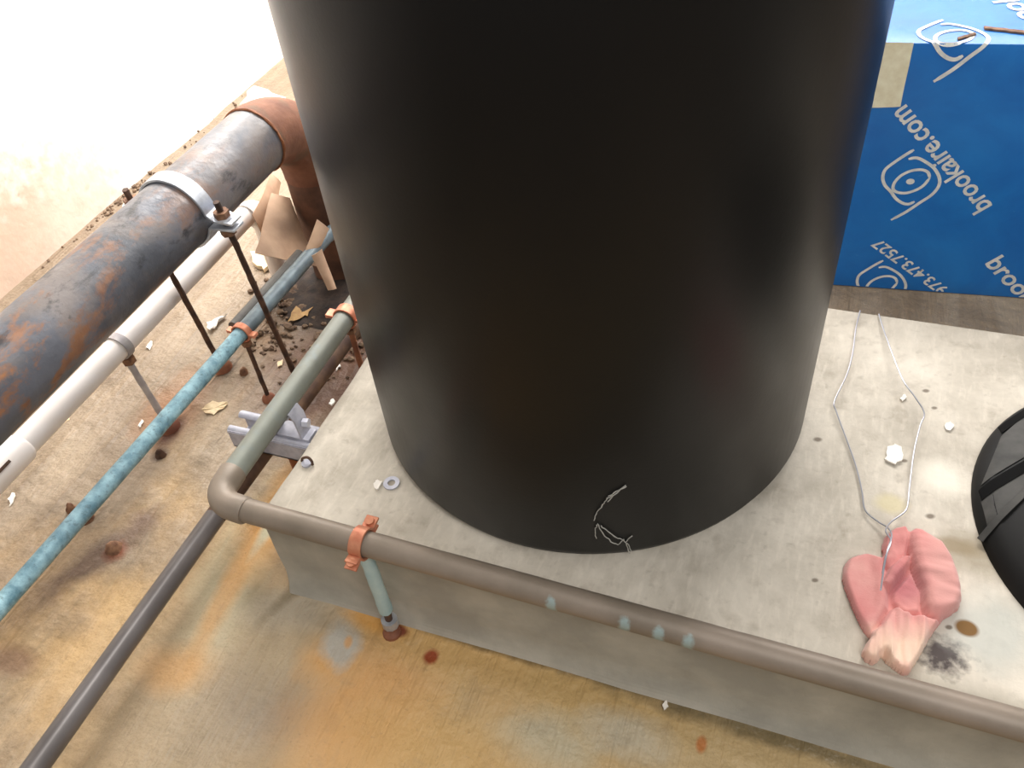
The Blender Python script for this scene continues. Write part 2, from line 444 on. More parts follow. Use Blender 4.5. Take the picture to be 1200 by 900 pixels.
# cobweb stuck to its lower front
def on_tank(px, py):
    w = (ROT @ V((px - 600, -(py - 450), -F))).normalized(); r = TR + .0012
    a = w.x ** 2 + w.y ** 2; ox, oy = -TC[0], -TC[1]
    b = 2 * (ox * w.x + oy * w.y); cc = ox * ox + oy * oy - r * r
    return CAM + w * ((-b - math.sqrt(max(b * b - 4 * a * cc, 0))) / (2 * a))
bm = NB()
webs = [[(733, 569), (722, 578), (712, 584), (706, 592), (700, 600), (696, 610)], [(700, 615), (697, 624), (699, 631)], [(700, 614), (706, 625), (716, 635), (724, 638), (731, 633)],
        [(704, 616), (712, 622), (722, 630), (731, 633)], [(731, 632), (735, 640), (738, 648)], [(732, 636), (741, 628)], [(735, 636), (740, 646)], [(719, 580), (712, 588)], [(713, 582), (722, 576), (734, 570)]]
for wl in webs:
    pts = [on_tank(*p) for p in wl]
    pp = []
    for a, b in zip(pts, pts[1:]): pp += [a.lerp(b, k / 4) + .0016 * noise.noise_vector(a.lerp(b, k / 4) * 300) for k in range(4)]
    pp.append(pts[-1]); rr = [.0006 + .0008 * abs(noise.noise(p * 200)) for p in pp]
    tube(bm, pp, rr, 6)
tag(obj('cobweb', bm, M_web, origin=on_tank(715, 610)), 'grey cobweb strand clinging to the lower front of the black tank', 'cobweb')

# ------------------------------------------------------------------ low round black housing at the right
HC = V((.546, .890, 0)); HR = .278
t = thing('round_housing', HC, 'low round black plastic housing at the right edge of the pad', 'housing')
bm = NB(); lathe(bm, [(0, .0), (HR, .0), (HR, .004), (HR - .004, .012), (HR - .02, .026), (HR - .06, .038), (.14, .045), (0, .047)], HC, 96)
obj('shell', bm, M_black, t)
def hp(px, py): # point on the shell top
    z = .03
    for _ in range(8):
        p = at(px, py, z=z); r = (p - V((HC.x, HC.y, p.z))).length
        z = .004 + max(0, min(1, (HR - r) / .07)) ** .6 * .036
    return V((p.x, p.y, z))
def patch(name, px, m_, h, parent, label=None):
    """a thin raised plate lying on the shell, outline in plan"""
    bm = NB(); n = 8
    q = [hp(*p) for p in px]
    def sample(a, b): return [a.lerp(b, i / n) for i in range(n + 1)]
    A = sample(q[0], q[1]); B = sample(q[3], q[2]); rows = []
    for a, b in zip(A, B):
        row = []
        for i in range(n + 1):
            p = a.lerp(b, i / n); r = (V((p.x, p.y, 0)) - HC).length
            p.z = lathe_z(r) + h; row.append(bm.verts.new(p))
        rows.append(row)
    fs = []
    for r0, r1 in zip(rows, rows[1:]):
        for k in range(n): fs.append(bm.faces.new((r0[k], r0[k + 1], r1[k + 1], r1[k])))
    ex = bmesh.ops.extrude_face_region(bm, geom=fs)
    for v in ex['geom']:
        if isinstance(v, bmesh.types.BMVert): v.co.z -= h + .001
    o = obj(name, bm, m_, parent)
    if label: o['label'] = label
    return o
prof = [(HR, .004), (HR - .004, .012), (HR - .02, .026), (HR - .06, .038), (.14, .045), (0, .047)]
def lathe_z(r):
    for (a, za), (b, zb) in zip(prof, prof[1:]):
        if b <= r <= a: return za + (zb - za) * (a - r) / (a - b)
    return .004
patch('panel', [(1149, 570), (1172, 514), (1232, 466), (1215, 528)], M_blackgrey, .0015, t, 'dusty grey upper panel')
patch('panel', [(1158, 624), (1149, 589), (1206, 548), (1206, 575)], M_blackgrey, .0008, t)
patch('slot', [(1173, 510), (1169, 502), (1202, 480), (1206, 488)], M_blackdeep, .0022, t)
patch('slot', [(1150, 588), (1146, 576), (1240, 520), (1240, 534)], M_blackdeep, .0022, t)
bm = NB(); a = hp(1148, 634); b = hp(1262, 524); pts = sub(a, b, 12)
for p in pts: p.z = lathe_z((V((p.x, p.y, 0)) - HC).length) + .002
strip(bm, pts, (b - a).cross(V((0, 0, 1))), .008, .006); obj('rib', bm, M_blackgrey, t)

# ------------------------------------------------------------------ big steel pipe on the left
BX, BZ, BR = -1.020, .237, .0622
t = thing('steel_pipe', (BX, 1.36, FZ), 'big dark grey rusting steel pipe turning down at an orange elbow', 'pipe')
LEGY = 1.36
EL = bend((BX, 0, BZ), (BX, LEGY, BZ), (BX, LEGY, FZ), .155, 24)
bm = NB(); tube(bm, sub((BX, -.6, BZ), (BX, EL[0].y - .001, BZ), 60), BR, 56); obj('pipe_run', bm, M_steel, t)
bm = NB(); tube(bm, EL, BR + .0012, 56); o = obj('elbow', bm, M_rustel, t); o['label'] = 'orange rusted elbow'
bm = NB(); tube(bm, sub((BX, LEGY, EL[-1].z), (BX, LEGY, FZ + .004), 10), BR, 56); o = obj('pipe_leg', bm, M_brownleg, t); o['label'] = 'dark brown upright leg'
bm = NB()
for k in range(64):
    a0 = 2 * PI * k / 64
tube(bm, [V((BX + (BR + .001) * math.cos(a), EL[0].y + .0015 * noise.noise(V((a * 9, 0, 0))), BZ + (BR + .001) * math.sin(a))) for a in [2 * PI * k / 96 for k in range(97)]], .0028, 8, cap=False, wob=.5)
obj('weld_seam', bm, M_weld, t)

# its clamp on two rods
CY = .966
t = thing('pipe_clamp', (BX, CY, FZ), 'bright galvanised clamp around the big steel pipe on two dark rods', 'pipe clamp')
for sgn, nm in ((1, 'upper'), (-1, 'lower')):
    bm = NB(); pts = []
    e = .114
    if sgn > 0:
        pts = [V((BX - e, CY, BZ - .004)), V((BX - BR - .014, CY, BZ - .002))] + [V((BX + (BR + .0035) * math.cos(a), CY, BZ + (BR + .0035) * math.sin(a))) for a in [PI - .12 - (PI - .24) * k / 28 for k in range(29)]] + [V((BX + BR + .014, CY, BZ - .002)), V((BX + e, CY, BZ - .004))]
    else:
        pts = [V((BX - e, CY, BZ - .016)), V((BX - BR - .014, CY, BZ - .018))] + [V((BX + (BR + .0035) * math.cos(a), CY, BZ + (BR + .0035) * math.sin(a))) for a in [PI + .30 + (PI - .6) * k / 28 for k in range(29)]] + [V((BX + BR + .014, CY, BZ - .018)), V((BX + e, CY, BZ - .016))]
    strip(bm, pts, (0, 1, 0), .030, .005)
    bmesh.ops.bevel(bm, geom=[e_ for e_ in bm.edges], offset=.0008, segments=1, affect='EDGES')
    obj('clamp_band', bm, M_galv, t)
for s in (1, -1):
    x = BX + (.088 if s > 0 else -.098)
    bm = NB(); tube(bm, sub((x, 1.0, FZ + .002), (x, CY - .002, BZ + .030), 30), .0055, 12, wob=.25); o = obj('threaded_rod', bm, M_rod, t)
    bm = NB(); hexnut(bm, (x, CY, BZ + .006), (0, 0, 1), .0135, .011); obj('nut', bm, M_nut, t)
    bm = NB(); hexnut(bm, (x, CY, BZ - .028), (0, 0, 1), .0135, .011); obj('nut', bm, M_nut, t)
    bm = NB(); tube(bm, [(x, CY, BZ - .0015), (x, CY, BZ + .0005)], .018, 20); obj('washer', bm, M_galv, t)
    bm = NB(); lathe(bm, [(.022, -.002), (.019, .008), (.011, .016), (.006, .018), (0, .018)], (x, 1.0, FZ), 14); obj('rusty_base', bm, M_rustpipe, t)

# ------------------------------------------------------------------ white pipe
WX, WZ, WR = -1.150, .018, .0222
WYE = at(302, 243, x=WX).y
t = thing('plastic_pipe', (WX, .6, WZ), 'white plastic pipe running beneath the big steel pipe', 'pipe')
EW = bend((WX, 0, WZ), (WX, WYE, WZ), (WX, WYE, FZ), .045, 10)
bm = NB(); tube(bm, sub((WX, -.6, WZ), (WX, EW[0].y, WZ), 20), WR, 32); obj('pipe_run', bm, M_pvc, t)
bm = NB(); tube(bm, EW, WR + .004, 32); obj('elbow', bm, M_pvc, t)
bm = NB(); tube(bm, [(WX, WYE, EW[-1].z), (WX, WYE, FZ + .003)], WR, 32); obj('pipe_leg', bm, M_pvc, t)
cy = at(22, 548, x=WX).y
bm = NB(); tube(bm, [(WX, cy + .028, WZ), (WX, cy + .022, WZ), (WX, cy - .12, WZ)], [WR + .001, WR + .005, WR + .005], 32); obj('coupling', bm, M_pvc, t)
p = at(10, 545, x=WX + .021)
bm = NB(); strip(bm, [(WX + (WR + .0058) * .80, cy - .05, WZ + (WR + .0058) * .60), (WX + (WR + .0058) * .80, cy - .015, WZ + (WR + .0058) * .60)], (.6, 0, -.8), .005, .0008); obj('dark_mark', bm, M_rod, t)
# its ring support
t = thing('pipe_support', (-1.127, .824, FZ), 'grey rod and ring holding up the white plastic pipe', 'pipe support', 'pipe supports')
SY = at(136, 398, x=WX).y
bm = NB(); strip(bm, [V((WX + (WR + .002) * math.cos(a), SY, WZ + (WR + .002) * math.sin(a))) for a in [2 * PI * k / 36 for k in range(37)]], (0, 1, 0), .016, .003); obj('ring', bm, M_pvcrod, t)
bm = NB(); tube(bm, sub((WX, SY, WZ - WR - .002), (-1.128, .824, FZ + .004), 16), .0065, 12, wob=.15); obj('rod', bm, M_pvcrod, t)
bm = NB(); hexnut(bm, (WX + .004, SY, WZ - WR - .010), (0, 0, 1), .013, .014); obj('nut', bm, M_nut, t)
bm = NB(); lathe(bm, [(.024, -.003), (.020, .007), (.010, .014), (0, .015)], (-1.128, .824, FZ), 12); obj('rusty_base', bm, M_rustpipe, t)

# ------------------------------------------------------------------ blue verdigris pipe
b0 = at(0, 711, x=-.985); b1 = at(382, 278, x=-.962)
d = (b1 - b0).normalized()
t = thing('copper_pipe', b0, 'thin copper pipe turned blue green, on rods above the floor', 'pipe')
cl = at(283, 388, x=-.970)
sN = b0 + d * ((cl.y - b0.y) / d.y)
bm = NB(); tube(bm, sub(b0 - d * .5, sN, 30), .0138, 28, wob=.04); obj('pipe_run', bm, M_blue, t)
bm = NB(); tube(bm, sub(sN, b1, 16) + [b1 + d * .05 + V((.008, 0, 0)), b1 + d * .25 + V((.06, 0, 0))], .0150, 28, wob=.03); o = obj('pipe_run', bm, M_blue2, t); o['label'] = 'dull blue grey far length'
# darker tube behind it
g0 = sN + V((-.030, .015, -.006)); g1 = b1 + V((-.030, -.06, -.006))
bm = NB(); tube(bm, sub(g0, g1, 6), .012, 20); o = tag(obj('conduit', bm, simple('dark_grey_conduit', (88, 84, 78), .6, 0, (66, 62, 58), 30, .2), origin=g0), 'short dark grey conduit running close behind the blue green pipe', 'conduit')

def strap(name, cen, axis, r, ear, m_, w=.022, open_dir=(0, 0, 1)):
    """a two-eared strap over a pipe: cen centre, axis pipe direction"""
    axis = V(axis).normalized(); up = V(open_dir); side = axis.cross(up).normalized(); up = side.cross(axis).normalized()
    pts = [cen - side * (r + ear) - up * .002, cen - side * (r + .005) - up * .001]
    pts += [cen + (side * math.cos(a) + up * math.sin(a)) * (r + .0022) for a in [PI - .1 - (PI - .2) * k / 20 for k in range(21)]]
    pts += [cen + side * (r + .005) - up * .001, cen + side * (r + ear) - up * .002]
    bm = NB(); strip(bm, pts, axis, w, .0035)
    bmesh.ops.bevel(bm, geom=list(bm.edges), offset=.0009, segments=1, affect='EDGES')
    return bm, side, up
t = thing('pipe_support', (sN.x, sN.y, FZ), 'copper strap on a thin dark rod holding the blue green pipe', 'pipe support', 'pipe supports')
bm, sd, up = strap('s', sN, d, .0155, .016, M_copper, .014); obj('strap', bm, M_copper, t)
bm, sd, up = strap('s', sN, d, .0155, .016, M_copper, .014, (0, 0, -1)); obj('strap', bm, M_copper, t)
bm = NB(); tube(bm, sub(sN + V((0, 0, -.018)), (sN.x, sN.y, FZ + .003), 14), .0045, 10, wob=.25); obj('rod', bm, M_rod, t)
bm = NB(); hexnut(bm, sN + V((0, 0, -.026)), (0, 0, 1), .010, .010); obj('nut', bm, M_nut, t)
bm = NB(); lathe(bm, [(.015, -.003), (.012, .006), (.006, .012), (0, .012)], (sN.x, sN.y, FZ), 12); obj('rusty_base', bm, M_rustpipe, t)

# ------------------------------------------------------------------ grey pipe with the run along the pad
GX = -.746; GZ = .055; GR = .0182
gE = V((GX, .551, .050)); gF = V((GX, 1.25, GZ)); fR = V((.9, .545, .016)); 
t = thing('bent_pipe', (GX, .551, FZ), 'grey tarnished pipe bending to run along the front edge of the pad', 'pipe')
EB = bend(gF, gE, fR, .034, 14)
bm = NB(); tube(bm, sub(gF, EB[0], 24), GR, 32, wob=.02); obj('pipe_run', bm, M_gray, t)
bm = NB(); a = (EB[0] - EB[1]).normalized(); b = (EB[-1] - EB[-2]).normalized()
tube(bm, [EB[0] + a * .024, EB[0] + a * .021] + EB + [EB[-1] + b * .021, EB[-1] + b * .024], [GR + .0005] + [GR + .0022] * (len(EB) + 2) + [GR + .0005], 32); o = obj('elbow', bm, M_brownpipe, t)
bm = NB(); tube(bm, sub(EB[-1], fR, 60), GR - .0005, 32, wob=.03); o = obj('pipe_run', bm, M_brownpipe, t); o['label'] = 'brown grey length along the pad edge'
# far strap and rod
dg = (gF - gE).normalized()
py = at(402, 356, x=GX).y
cg = gE + dg * ((py - gE.y) / dg.y)
t = thing('pipe_support', (cg.x, cg.y, FZ), 'copper strap and rusty rod under the grey pipe beside the tank', 'pipe support', 'pipe supports')
for od in ((0, 0, 1), (0, 0, -1)):
    bm, sd, up = strap('s', cg, dg, GR, .020, M_copper, .020, od); obj('strap', bm, M_copper, t)
bm = NB(); tube(bm, sub(cg + V((0, 0, -.02)), (cg.x, cg.y, FZ + .003), 14), .0055, 10, wob=.25); obj('rod', bm, M_rustpipe, t)
bm = NB(); hexnut(bm, cg + V((0, 0, -.030)), (0, 0, 1), .011, .011); obj('nut', bm, M_nut, t)
# front strap and rod
df = (fR - gE).normalized()
fx = -.505; cf = gE + df * ((fx - gE.x) / df.x)
t = thing('pipe_support', (cf.x, cf.y, FZ), 'orange copper strap with pale blue rod at the front edge of the pad', 'pipe support', 'pipe supports')
bm, sd, up = strap('s', cf, df, GR, .022, M_copper, .019, (0, -.25, 1)); obj('strap', bm, M_copper, t)
for s in (-1, 1):
    bm = NB(); hexnut(bm, cf + sd * s * (GR + .013) + up * .003, up, .0065, .006, 12); obj('rivet', bm, M_copper, t)
bm, sd, up = strap('s', cf - V((0, 0, .004)), df, GR, .016, M_copper, .019, (0, 0, -1)); obj('strap', bm, M_copper, t)
bm = NB(); tube(bm, sub((cf.x, cf.y, cf.z - GR), (cf.x, cf.y, FZ + .055), 12), .0105, 16, wob=.12); obj('painted_rod', bm, M_paint_rod, t)
bm = NB(); tube(bm, sub((cf.x, cf.y, FZ + .003), (cf.x, cf.y, FZ + .06), 8), .006, 12, wob=.2); obj('rod', bm, M_rod, t)
bm = NB(); hexnut(bm, (cf.x, cf.y, FZ + .022), (0, 0, 1), .013, .016, 10); obj('nut', bm, M_galv, t)
bm = NB(); lathe(bm, [(.015, -.003), (.014, .004), (.009, .008), (0, .009)], (cf.x + .002, cf.y - .006, FZ), 14); obj('rusty_base', bm, M_rustpipe, t)

# ------------------------------------------------------------------ lower dark pipe
LX, LZ, LR = -.826, -.080, .0168
t = thing('drain_pipe', (LX, .2, FZ), 'dark grey pipe passing low beneath the elbow of the bent pipe', 'pipe')
bm = NB(); tube(bm, sub((LX, -.7, LZ), (LX, .60, LZ), 20), LR, 32); obj('pipe_run', bm, M_dark, t)
bm = NB(); tube(bm, sub((LX, .60, LZ), (LX + .012, 1.25, LZ), 20), LR, 32); o = obj('pipe_run', bm, simple('dusty_rusted_pipe', (112, 84, 62), .75, 0, (70, 48, 38), 22, .3), t); o['label'] = 'red brown rusted far length'
# rusty saddle under it beyond the strut so that it stands on the floor
bm = NB(); tube(bm, [(LX + .004, .80, FZ), (LX + .004, .80, LZ - LR + .002)], .008, 12); obj('standoff', bm, M_rustpipe, t)

# ------------------------------------------------------------------ strut channel
cy0, cy1 = .722, .770; cx0, cx1 = -.858, -.701; cz0, cz1 = -.052, -.009
t = thing('strut_channel', (-.74, .746, cz0), 'zinc strut channel sticking out from the side of the pad', 'strut channel')
bm = NB()
box(bm, (cx0, cy0, cz0), (cx1, cy1, cz0 + .003))
for ya, yb, s_ in ((cy0, cy0 + .003, 1), (cy1 - .003, cy1, -1)):
    box(bm, (cx0, ya, cz0), (cx1, yb, cz1 - .003))
    y_o = cy0 if s_ > 0 else cy1
    P = [(y_o + s_ * (.007 - .007 * math.cos(a)), cz1 - .007 + .007 * math.sin(a)) for a in [PI * k / 12 for k in range(13)]]
    strip(bm, [(cx0, P[0][0], P[0][1]), (cx1, P[0][0], P[0][1])], (0, 0, 1), .003, .002)
    rings = []
    for X_ in (cx0, cx1):
        rings.append([bm.verts.new((X_, a, b)) for a, b in P] + [bm.verts.new((X_, (a - y_o - s_ * .007) * .6 + y_o + s_ * .007, (b - cz1 + .007) * .6 + cz1 - .007)) for a, b in reversed(P)])
    nn = len(rings[0])
    for k in range(nn): bm.faces.new((rings[0][k], rings[0][(k + 1) % nn], rings[1][(k + 1) % nn], rings[1][k]))
    for r_ in rings: bm.faces.new(r_)
obj('channel', bm, M_strut, t)
bm = NB()
strip(bm, [V((GX + (GR + .003) * math.cos(a), .746, .054 + (GR + .003) * math.sin(a))) for a in [PI * 1.16 + PI * .68 * k / 16 for k in range(17)]], (0, 1, 0), .028, .003)
strip(bm, [(GX + GR + .001, .746, .054 - .004), (GX + .026, .746, .035), (GX + .028, .746, cz1 + .002), (GX + .026, .746, cz1 - .012)], (0, 1, 0), .028, .003)
strip(bm, [(GX - GR - .001, .746, .054 - .004), (GX - .024, .746, .035), (GX - .024, .746, cz1 - .012)], (0, 1, 0), .028, .003)
obj('saddle_clip', bm, M_strut, t)
bm = NB(); box(bm, (GX - .02, cy0 + .011, cz1 - .008), (GX + .04, cy1 - .011, cz1 + .004), .001); obj('clip_plate', bm, M_strut, t)
bm = NB(); hexnut(bm, (GX + .036, .746, .022), (1, .2, 0), .008, .010); obj('clip_bolt', bm, M_strut, t)

# ------------------------------------------------------------------ blue box
BA = math.atan2(.040, .351); b_o = V((.071, 1.564, FZ)); BH = .335 - FZ
ux = V((math.cos(BA), math.sin(BA), 0)); uy = V((-ux.y, ux.x, 0)); uz = V((0, 0, 1))
BM = Matrix((ux, uy, uz)).transposed()
def face_uv(px, py):
    """point of the box front in box coordinates (along, up)"""
    w = ROT @ V((px - 600, -(py - 450), -F)); t_ = (b_o - CAM).dot(uy) / w.dot(uy)
    q = CAM + w * t_ - b_o
    return q.dot(ux), q.z
def top_uv(px, py):
    q = at(px, py, z=FZ + BH) - b_o; return q.dot(ux), q.dot(uy)
def fw(u, v, off=.0008): return b_o + ux * u + uz * v - uy * off
def tw(u, v, off=.0012): return b_o + ux * u + uy * v + uz * (BH + off)
t = thing('cardboard_box', b_o + ux * .2, 'blue printed cardboard box standing on the floor behind the pad', 'box')
bm = NB(); vs = box(bm, (-.14, 0, 0), (.62, .60, BH), .004)
M4 = Matrix.Translation(b_o) @ BM.to_4x4()
bmesh.ops.subdivide_edges(bm, edges=[e for e in bm.edges if e.calc_length() > .1], cuts=14, use_grid_fill=True)
for v in bm.verts: v.co = M4 @ v.co
obj('carton', bm, M_boxblue, t)
def flatline(bm, pts, w, place):
    """ribbon of width w through 2-D points, laid on a face of the box"""
    P = []
    for i in range(len(pts) - 1):
        p0 = pts[max(i - 1, 0)]; p1 = pts[i]; p2 = pts[i + 1]; p3 = pts[min(i + 2, len(pts) - 1)]
        for k in range(5):
            s = k / 5
            P.append(tuple(.5 * (2 * p1[j] + (p2[j] - p0[j]) * s + (2 * p0[j] - 5 * p1[j] + 4 * p2[j] - p3[j]) * s * s + (3 * p1[j] - p0[j] - 3 * p2[j] + p3[j]) * s ** 3) for j in (0, 1)))
    P.append(pts[-1]); L = []; n = len(P)
    for i, p in enumerate(P):
        a = P[max(i - 1, 0)]; b = P[min(i + 1, n - 1)]; dx, dy = b[0] - a[0], b[1] - a[1]; l = math.hypot(dx, dy) or 1
        ww = w / 2 * (1 if 1 < i < n - 2 else .7)
        L.append((bm.verts.new(place(p[0] - dy / l * ww, p[1] + dx / l * ww)), bm.verts.new(place(p[0] + dy / l * ww, p[1] - dx / l * ww))))
    for a, b in zip(L, L[1:]): bm.faces.new((a[0], a[1], b[1], b[0]))
Z = lambda x, y: (940 + x / 4.615, 180 + y / 4.615)
s1 = [(605, -22), (560, 5), (500, 45), (450, 85), (436, 130), (448, 170), (480, 205), (505, 240), (540, 265), (575, 272), (608, 258)]
s2 = [(480, 358), (560, 315), (640, 262), (700, 222), (738, 175), (742, 130), (715, 80), (670, 45), (620, 22), (575, 28)]
s3 = [(690, 130), (680, 100), (645, 86), (590, 92), (535, 118), (500, 155), (492, 190), (515, 208), (560, 212), (610, 198), (655, 172), (690, 130)]
def logo(place, T, name, w=.006):
    bm = NB()
    for s in (s1, s2, s3): flatline(bm, [T(*face_uv(*Z(*p))) for p in s], w if s is not s3 else w * .95, place)
    cu = T(*face_uv(*Z(585, 150)))
    ring = [bm.verts.new(place(cu[0] + .0075 * math.cos(2 * PI * k / 20), cu[1] + .0062 * math.sin(2 * PI * k / 20))) for k in range(20)]; bm.faces.new(ring)
    return obj(name, bm, M_print, t)
Lc = face_uv(*Z(590, 150))
logo(fw, lambda u, v: (u, v), 'printed_logo')
def text_on(s, start, end, place, name, height=None, cut=None):
    """text whose baseline runs from start to end (face coords)"""
    cu = bpy.data.curves.new('t', 'FONT'); cu.body = s; cu.offset = .02; cu.resolution_u = 3
    o = bpy.data.objects.new('t', cu); C.objects.link(o); dg = bpy.context.evaluated_depsgraph_get()
    me = bpy.data.meshes.new_from_object(o.evaluated_get(dg)); bpy.data.objects.remove(o)
    xs = [v.co.x for v in me.vertices]; x0, x1 = min(xs), max(xs)
    dx, dy = end[0] - start[0], end[1] - start[1]; L = math.hypot(dx, dy); dx /= L; dy /= L
    sc = L / (x1 - x0); sy = (height / .72) if height else sc
    bm = NB(); bm.from_mesh(me)
    for v in bm.verts:
        a = (v.co.x - x0) * sc; b = v.co.y * sy
        v.co = place(start[0] + dx * a - dy * b, start[1] + dy * a + dx * b)
    if cut:
        g = bm.verts[:] + bm.edges[:] + bm.faces[:]
        for co, no in cut: bmesh.ops.bisect_plane(bm, geom=bm.verts[:] + bm.edges[:] + bm.faces[:], plane_co=co, plane_no=no, clear_outer=True)
    ob = obj(name, bm, M_print, t, smooth=False); bpy.data.meshes.remove(me); return ob
CUT = [(fw(0, .004), V((0, 0, -1))), (fw(0, BH - .001), V((0, 0, 1)))]
A = face_uv(1163, 240); B = face_uv(1061, 122)
text_on('brookaire.com', A, B, fw, 'printed_text', .037)
A2 = face_uv(1112, 338); B2 = face_uv(1030, 279)
text_on('973.473.7527', A2, B2, fw, 'printed_text', .023, CUT)
A3 = face_uv(1154, 309); B3 = face_uv(1262, 420)
dA = (A3[0] - 0, A3[1])
text_on('brookaire.com', A3, B3, fw, 'printed_text', .036, CUT)
# second logo low on the face, clipped by the bottom edge of the carton
bm = NB(); c2 = face_uv(1033, 334)
for s in (s1, s2, s3): flatline(bm, [((face_uv(*Z(*p))[0] - Lc[0]) * .95 + c2[0], (face_uv(*Z(*p))[1] - Lc[1]) * .95 + c2[1]) for p in s], .0055, fw)
bmesh.ops.bisect_plane(bm, geom=bm.verts[:] + bm.edges[:] + bm.faces[:], plane_co=fw(0, .004), plane_no=V((0, 0, -1)), clear_outer=True)
obj('printed_logo', bm, M_print, t)
# logo folded over the top front edge
c3 = face_uv(1118, 42)
def wrap(u, v):
    if v <= BH: return fw(u, v)
    return tw(u, v - BH)
bm = NB()
for s in (s1, s2, s3): flatline(bm, [((face_uv(*Z(*p))[0] - Lc[0]) * 1.05 + c3[0] + .006, (face_uv(*Z(*p))[1] - Lc[1]) * 1.05 + c3[1] + .012) for p in s], .007, wrap)
obj('printed_logo', bm, M_print, t)
T1 = top_uv(1240, 40); T2 = top_uv(1120, -60)
text_on('brookaire.com', (T1[0], T1[1]), (T2[0], T2[1]), tw, 'printed_text', .045)
# cream tape down the front
q = [face_uv(*p) for p in ((1035, 49), (1071, 50), (1055, 125), (1022, 126))]
bm = NB(); n = 6; g_ = []
for i in range(n + 1):
    a = V(q[0] + (0,)).lerp(V(q[3] + (0,)), i / n); b = V(q[1] + (0,)).lerp(V(q[2] + (0,)), i / n)
    g_.append([bm.verts.new(fw(*(a.lerp(b, k / 4) + .0006 * noise.noise_vector(V((i * 3, k * 5, 0))))[:2], off=.0010)) for k in range(5)])
for i in range(n):
    for k in range(4): bm.faces.new((g_[i][k], g_[i][k + 1], g_[i + 1][k + 1], g_[i + 1][k]))
obj('paper_tape', bm, M_tape, t)
# torn hand slot along the top front edge
for nm, ends, w_ in (('torn_edge', ((1153, 34), (1215, 41)), .010), ('torn_edge', ((1122, 47), (1143, 41)), .008)):
    a = top_uv(*ends[0]); b = top_uv(*ends[1]); bm = NB(); P = []
    for k in range(13):
        s = k / 12; u = a[0] + (b[0] - a[0]) * s; v = a[1] + (b[1] - a[1]) * s + .002 * noise.noise(V((k * .9, 3, 0)))
        P.append(tw(u, max(v, .006), .002))
    strip(bm, P, uy, w_, .003); obj(nm, bm, M_card, t)

# ------------------------------------------------------------------ steel wire on the pad
def smooth_path(pts, n=6):
    out = []
    for i in range(len(pts) - 1):
        p0 = pts[max(i - 1, 0)]; p1 = pts[i]; p2 = pts[i + 1]; p3 = pts[min(i + 2, len(pts) - 1)]
        for k in range(n):
            s = k / n
            out.append(.5 * (2 * p1 + (p2 - p0) * s + (2 * p0 - 5 * p1 + 4 * p2 - p3) * s * s + (3 * p1 - p0 - 3 * p2 + p3) * s ** 3))
    out.append(pts[-1]); return out
RAG = [(1035, 630), (1044, 621), (1061, 619), (1079, 623), (1092, 629), (1105, 640), (1114, 654), (1120, 668), (1126, 686), (1128, 702), (1124, 714), (1115, 721), (1105, 727), (1098, 737), (1090, 749), (1083, 762), (1075, 776), (1066, 790), (1058, 791), (1047, 783),
       (1038, 776), (1033, 770), (1029, 777), (1022, 779), (1014, 774), (1008, 766), (1014, 754), (1019, 748), (1014, 742), (1008, 733), (1001, 718), (995, 703), (989, 688), (986, 674), (989, 661), (996, 652), (1006, 648), (1016, 649), (1026, 653), (1034, 652), (1033, 641)]
ragp = [at(*p, z=.006) for p in RAG]
def inside(x, y):
    c_ = False; n = len(ragp)
    for i in range(n):
        a, b = ragp[i], ragp[i - 1]
        if (a.y > y) != (b.y > y) and x < (b.x - a.x) * (y - a.y) / (b.y - a.y) + a.x: c_ = not c_
    return c_
def edge_d(x, y):
    best = 9; n = len(ragp); p = V((x, y))
    for i in range(n):
        a = V(ragp[i][:2]); b = V(ragp[i - 1][:2]); ab = b - a; s = max(0, min(1, (p - a).dot(ab) / ab.length_squared)); best = min(best, (p - a - ab * s).length)
    return best
def pd(P, x, y):
    """signed distance to a polygon, positive inside"""
    best = 9; n = len(P); p = V((x, y)); ins = False
    for i in range(n):
        a, b = P[i], P[i - 1]; ab = b - a
        k = max(0, min(1, (p - a).dot(ab) / ab.length_squared)); best = min(best, (p - a - ab * k).length)
        if (a.y > y) != (b.y > y) and x < (b.x - a.x) * (y - a.y) / (b.y - a.y) + a.x: ins = not ins
    return best if ins else -best
# cloth folds: outline, level, loft, roll of the edge, crease direction
folds = [([(1062, 626), (1070, 620), (1080, 621), (1106, 638), (1122, 668), (1130, 702), (1125, 716), (1102, 728), (1084, 722), (1079, 692), (1068, 660), (1064, 642)], .012, .014, .014, (10, 40, 1.2)),
         ([(984, 674), (990, 652), (1016, 646), (1036, 652), (1042, 680), (1040, 712), (1022, 748), (1008, 736), (992, 703)], .005, .011, .011, (40, 12, .9)),
         ([(1033, 630), (1044, 618), (1061, 616), (1068, 628), (1062, 652), (1042, 676), (1034, 662)], .007, .009, .008, (60, 25, 1.6)),
         ([(1068, 652), (1066, 662), (1042, 692), (1031, 686), (1040, 668), (1058, 652)], .012, .007, .006, (50, 50, .6)),
         ([(1044, 712), (1052, 710), (1060, 718), (1102, 728), (1094, 742), (1084, 764), (1067, 794), (1056, 790), (1042, 778), (1036, 764), (1030, 776), (1022, 782), (1006, 766), (1018, 746), (1034, 730)], .010, .007, .007, (70, 14, 1.8)),
         ([(1046, 694), (1068, 668), (1080, 694), (1080, 716), (1062, 718), (1046, 706)], .004, .004, .006, (40, 40, .6))]
folds = [([V(at(*q, z=.010)[:2]) for q in P], *rest) for P, *rest in folds]
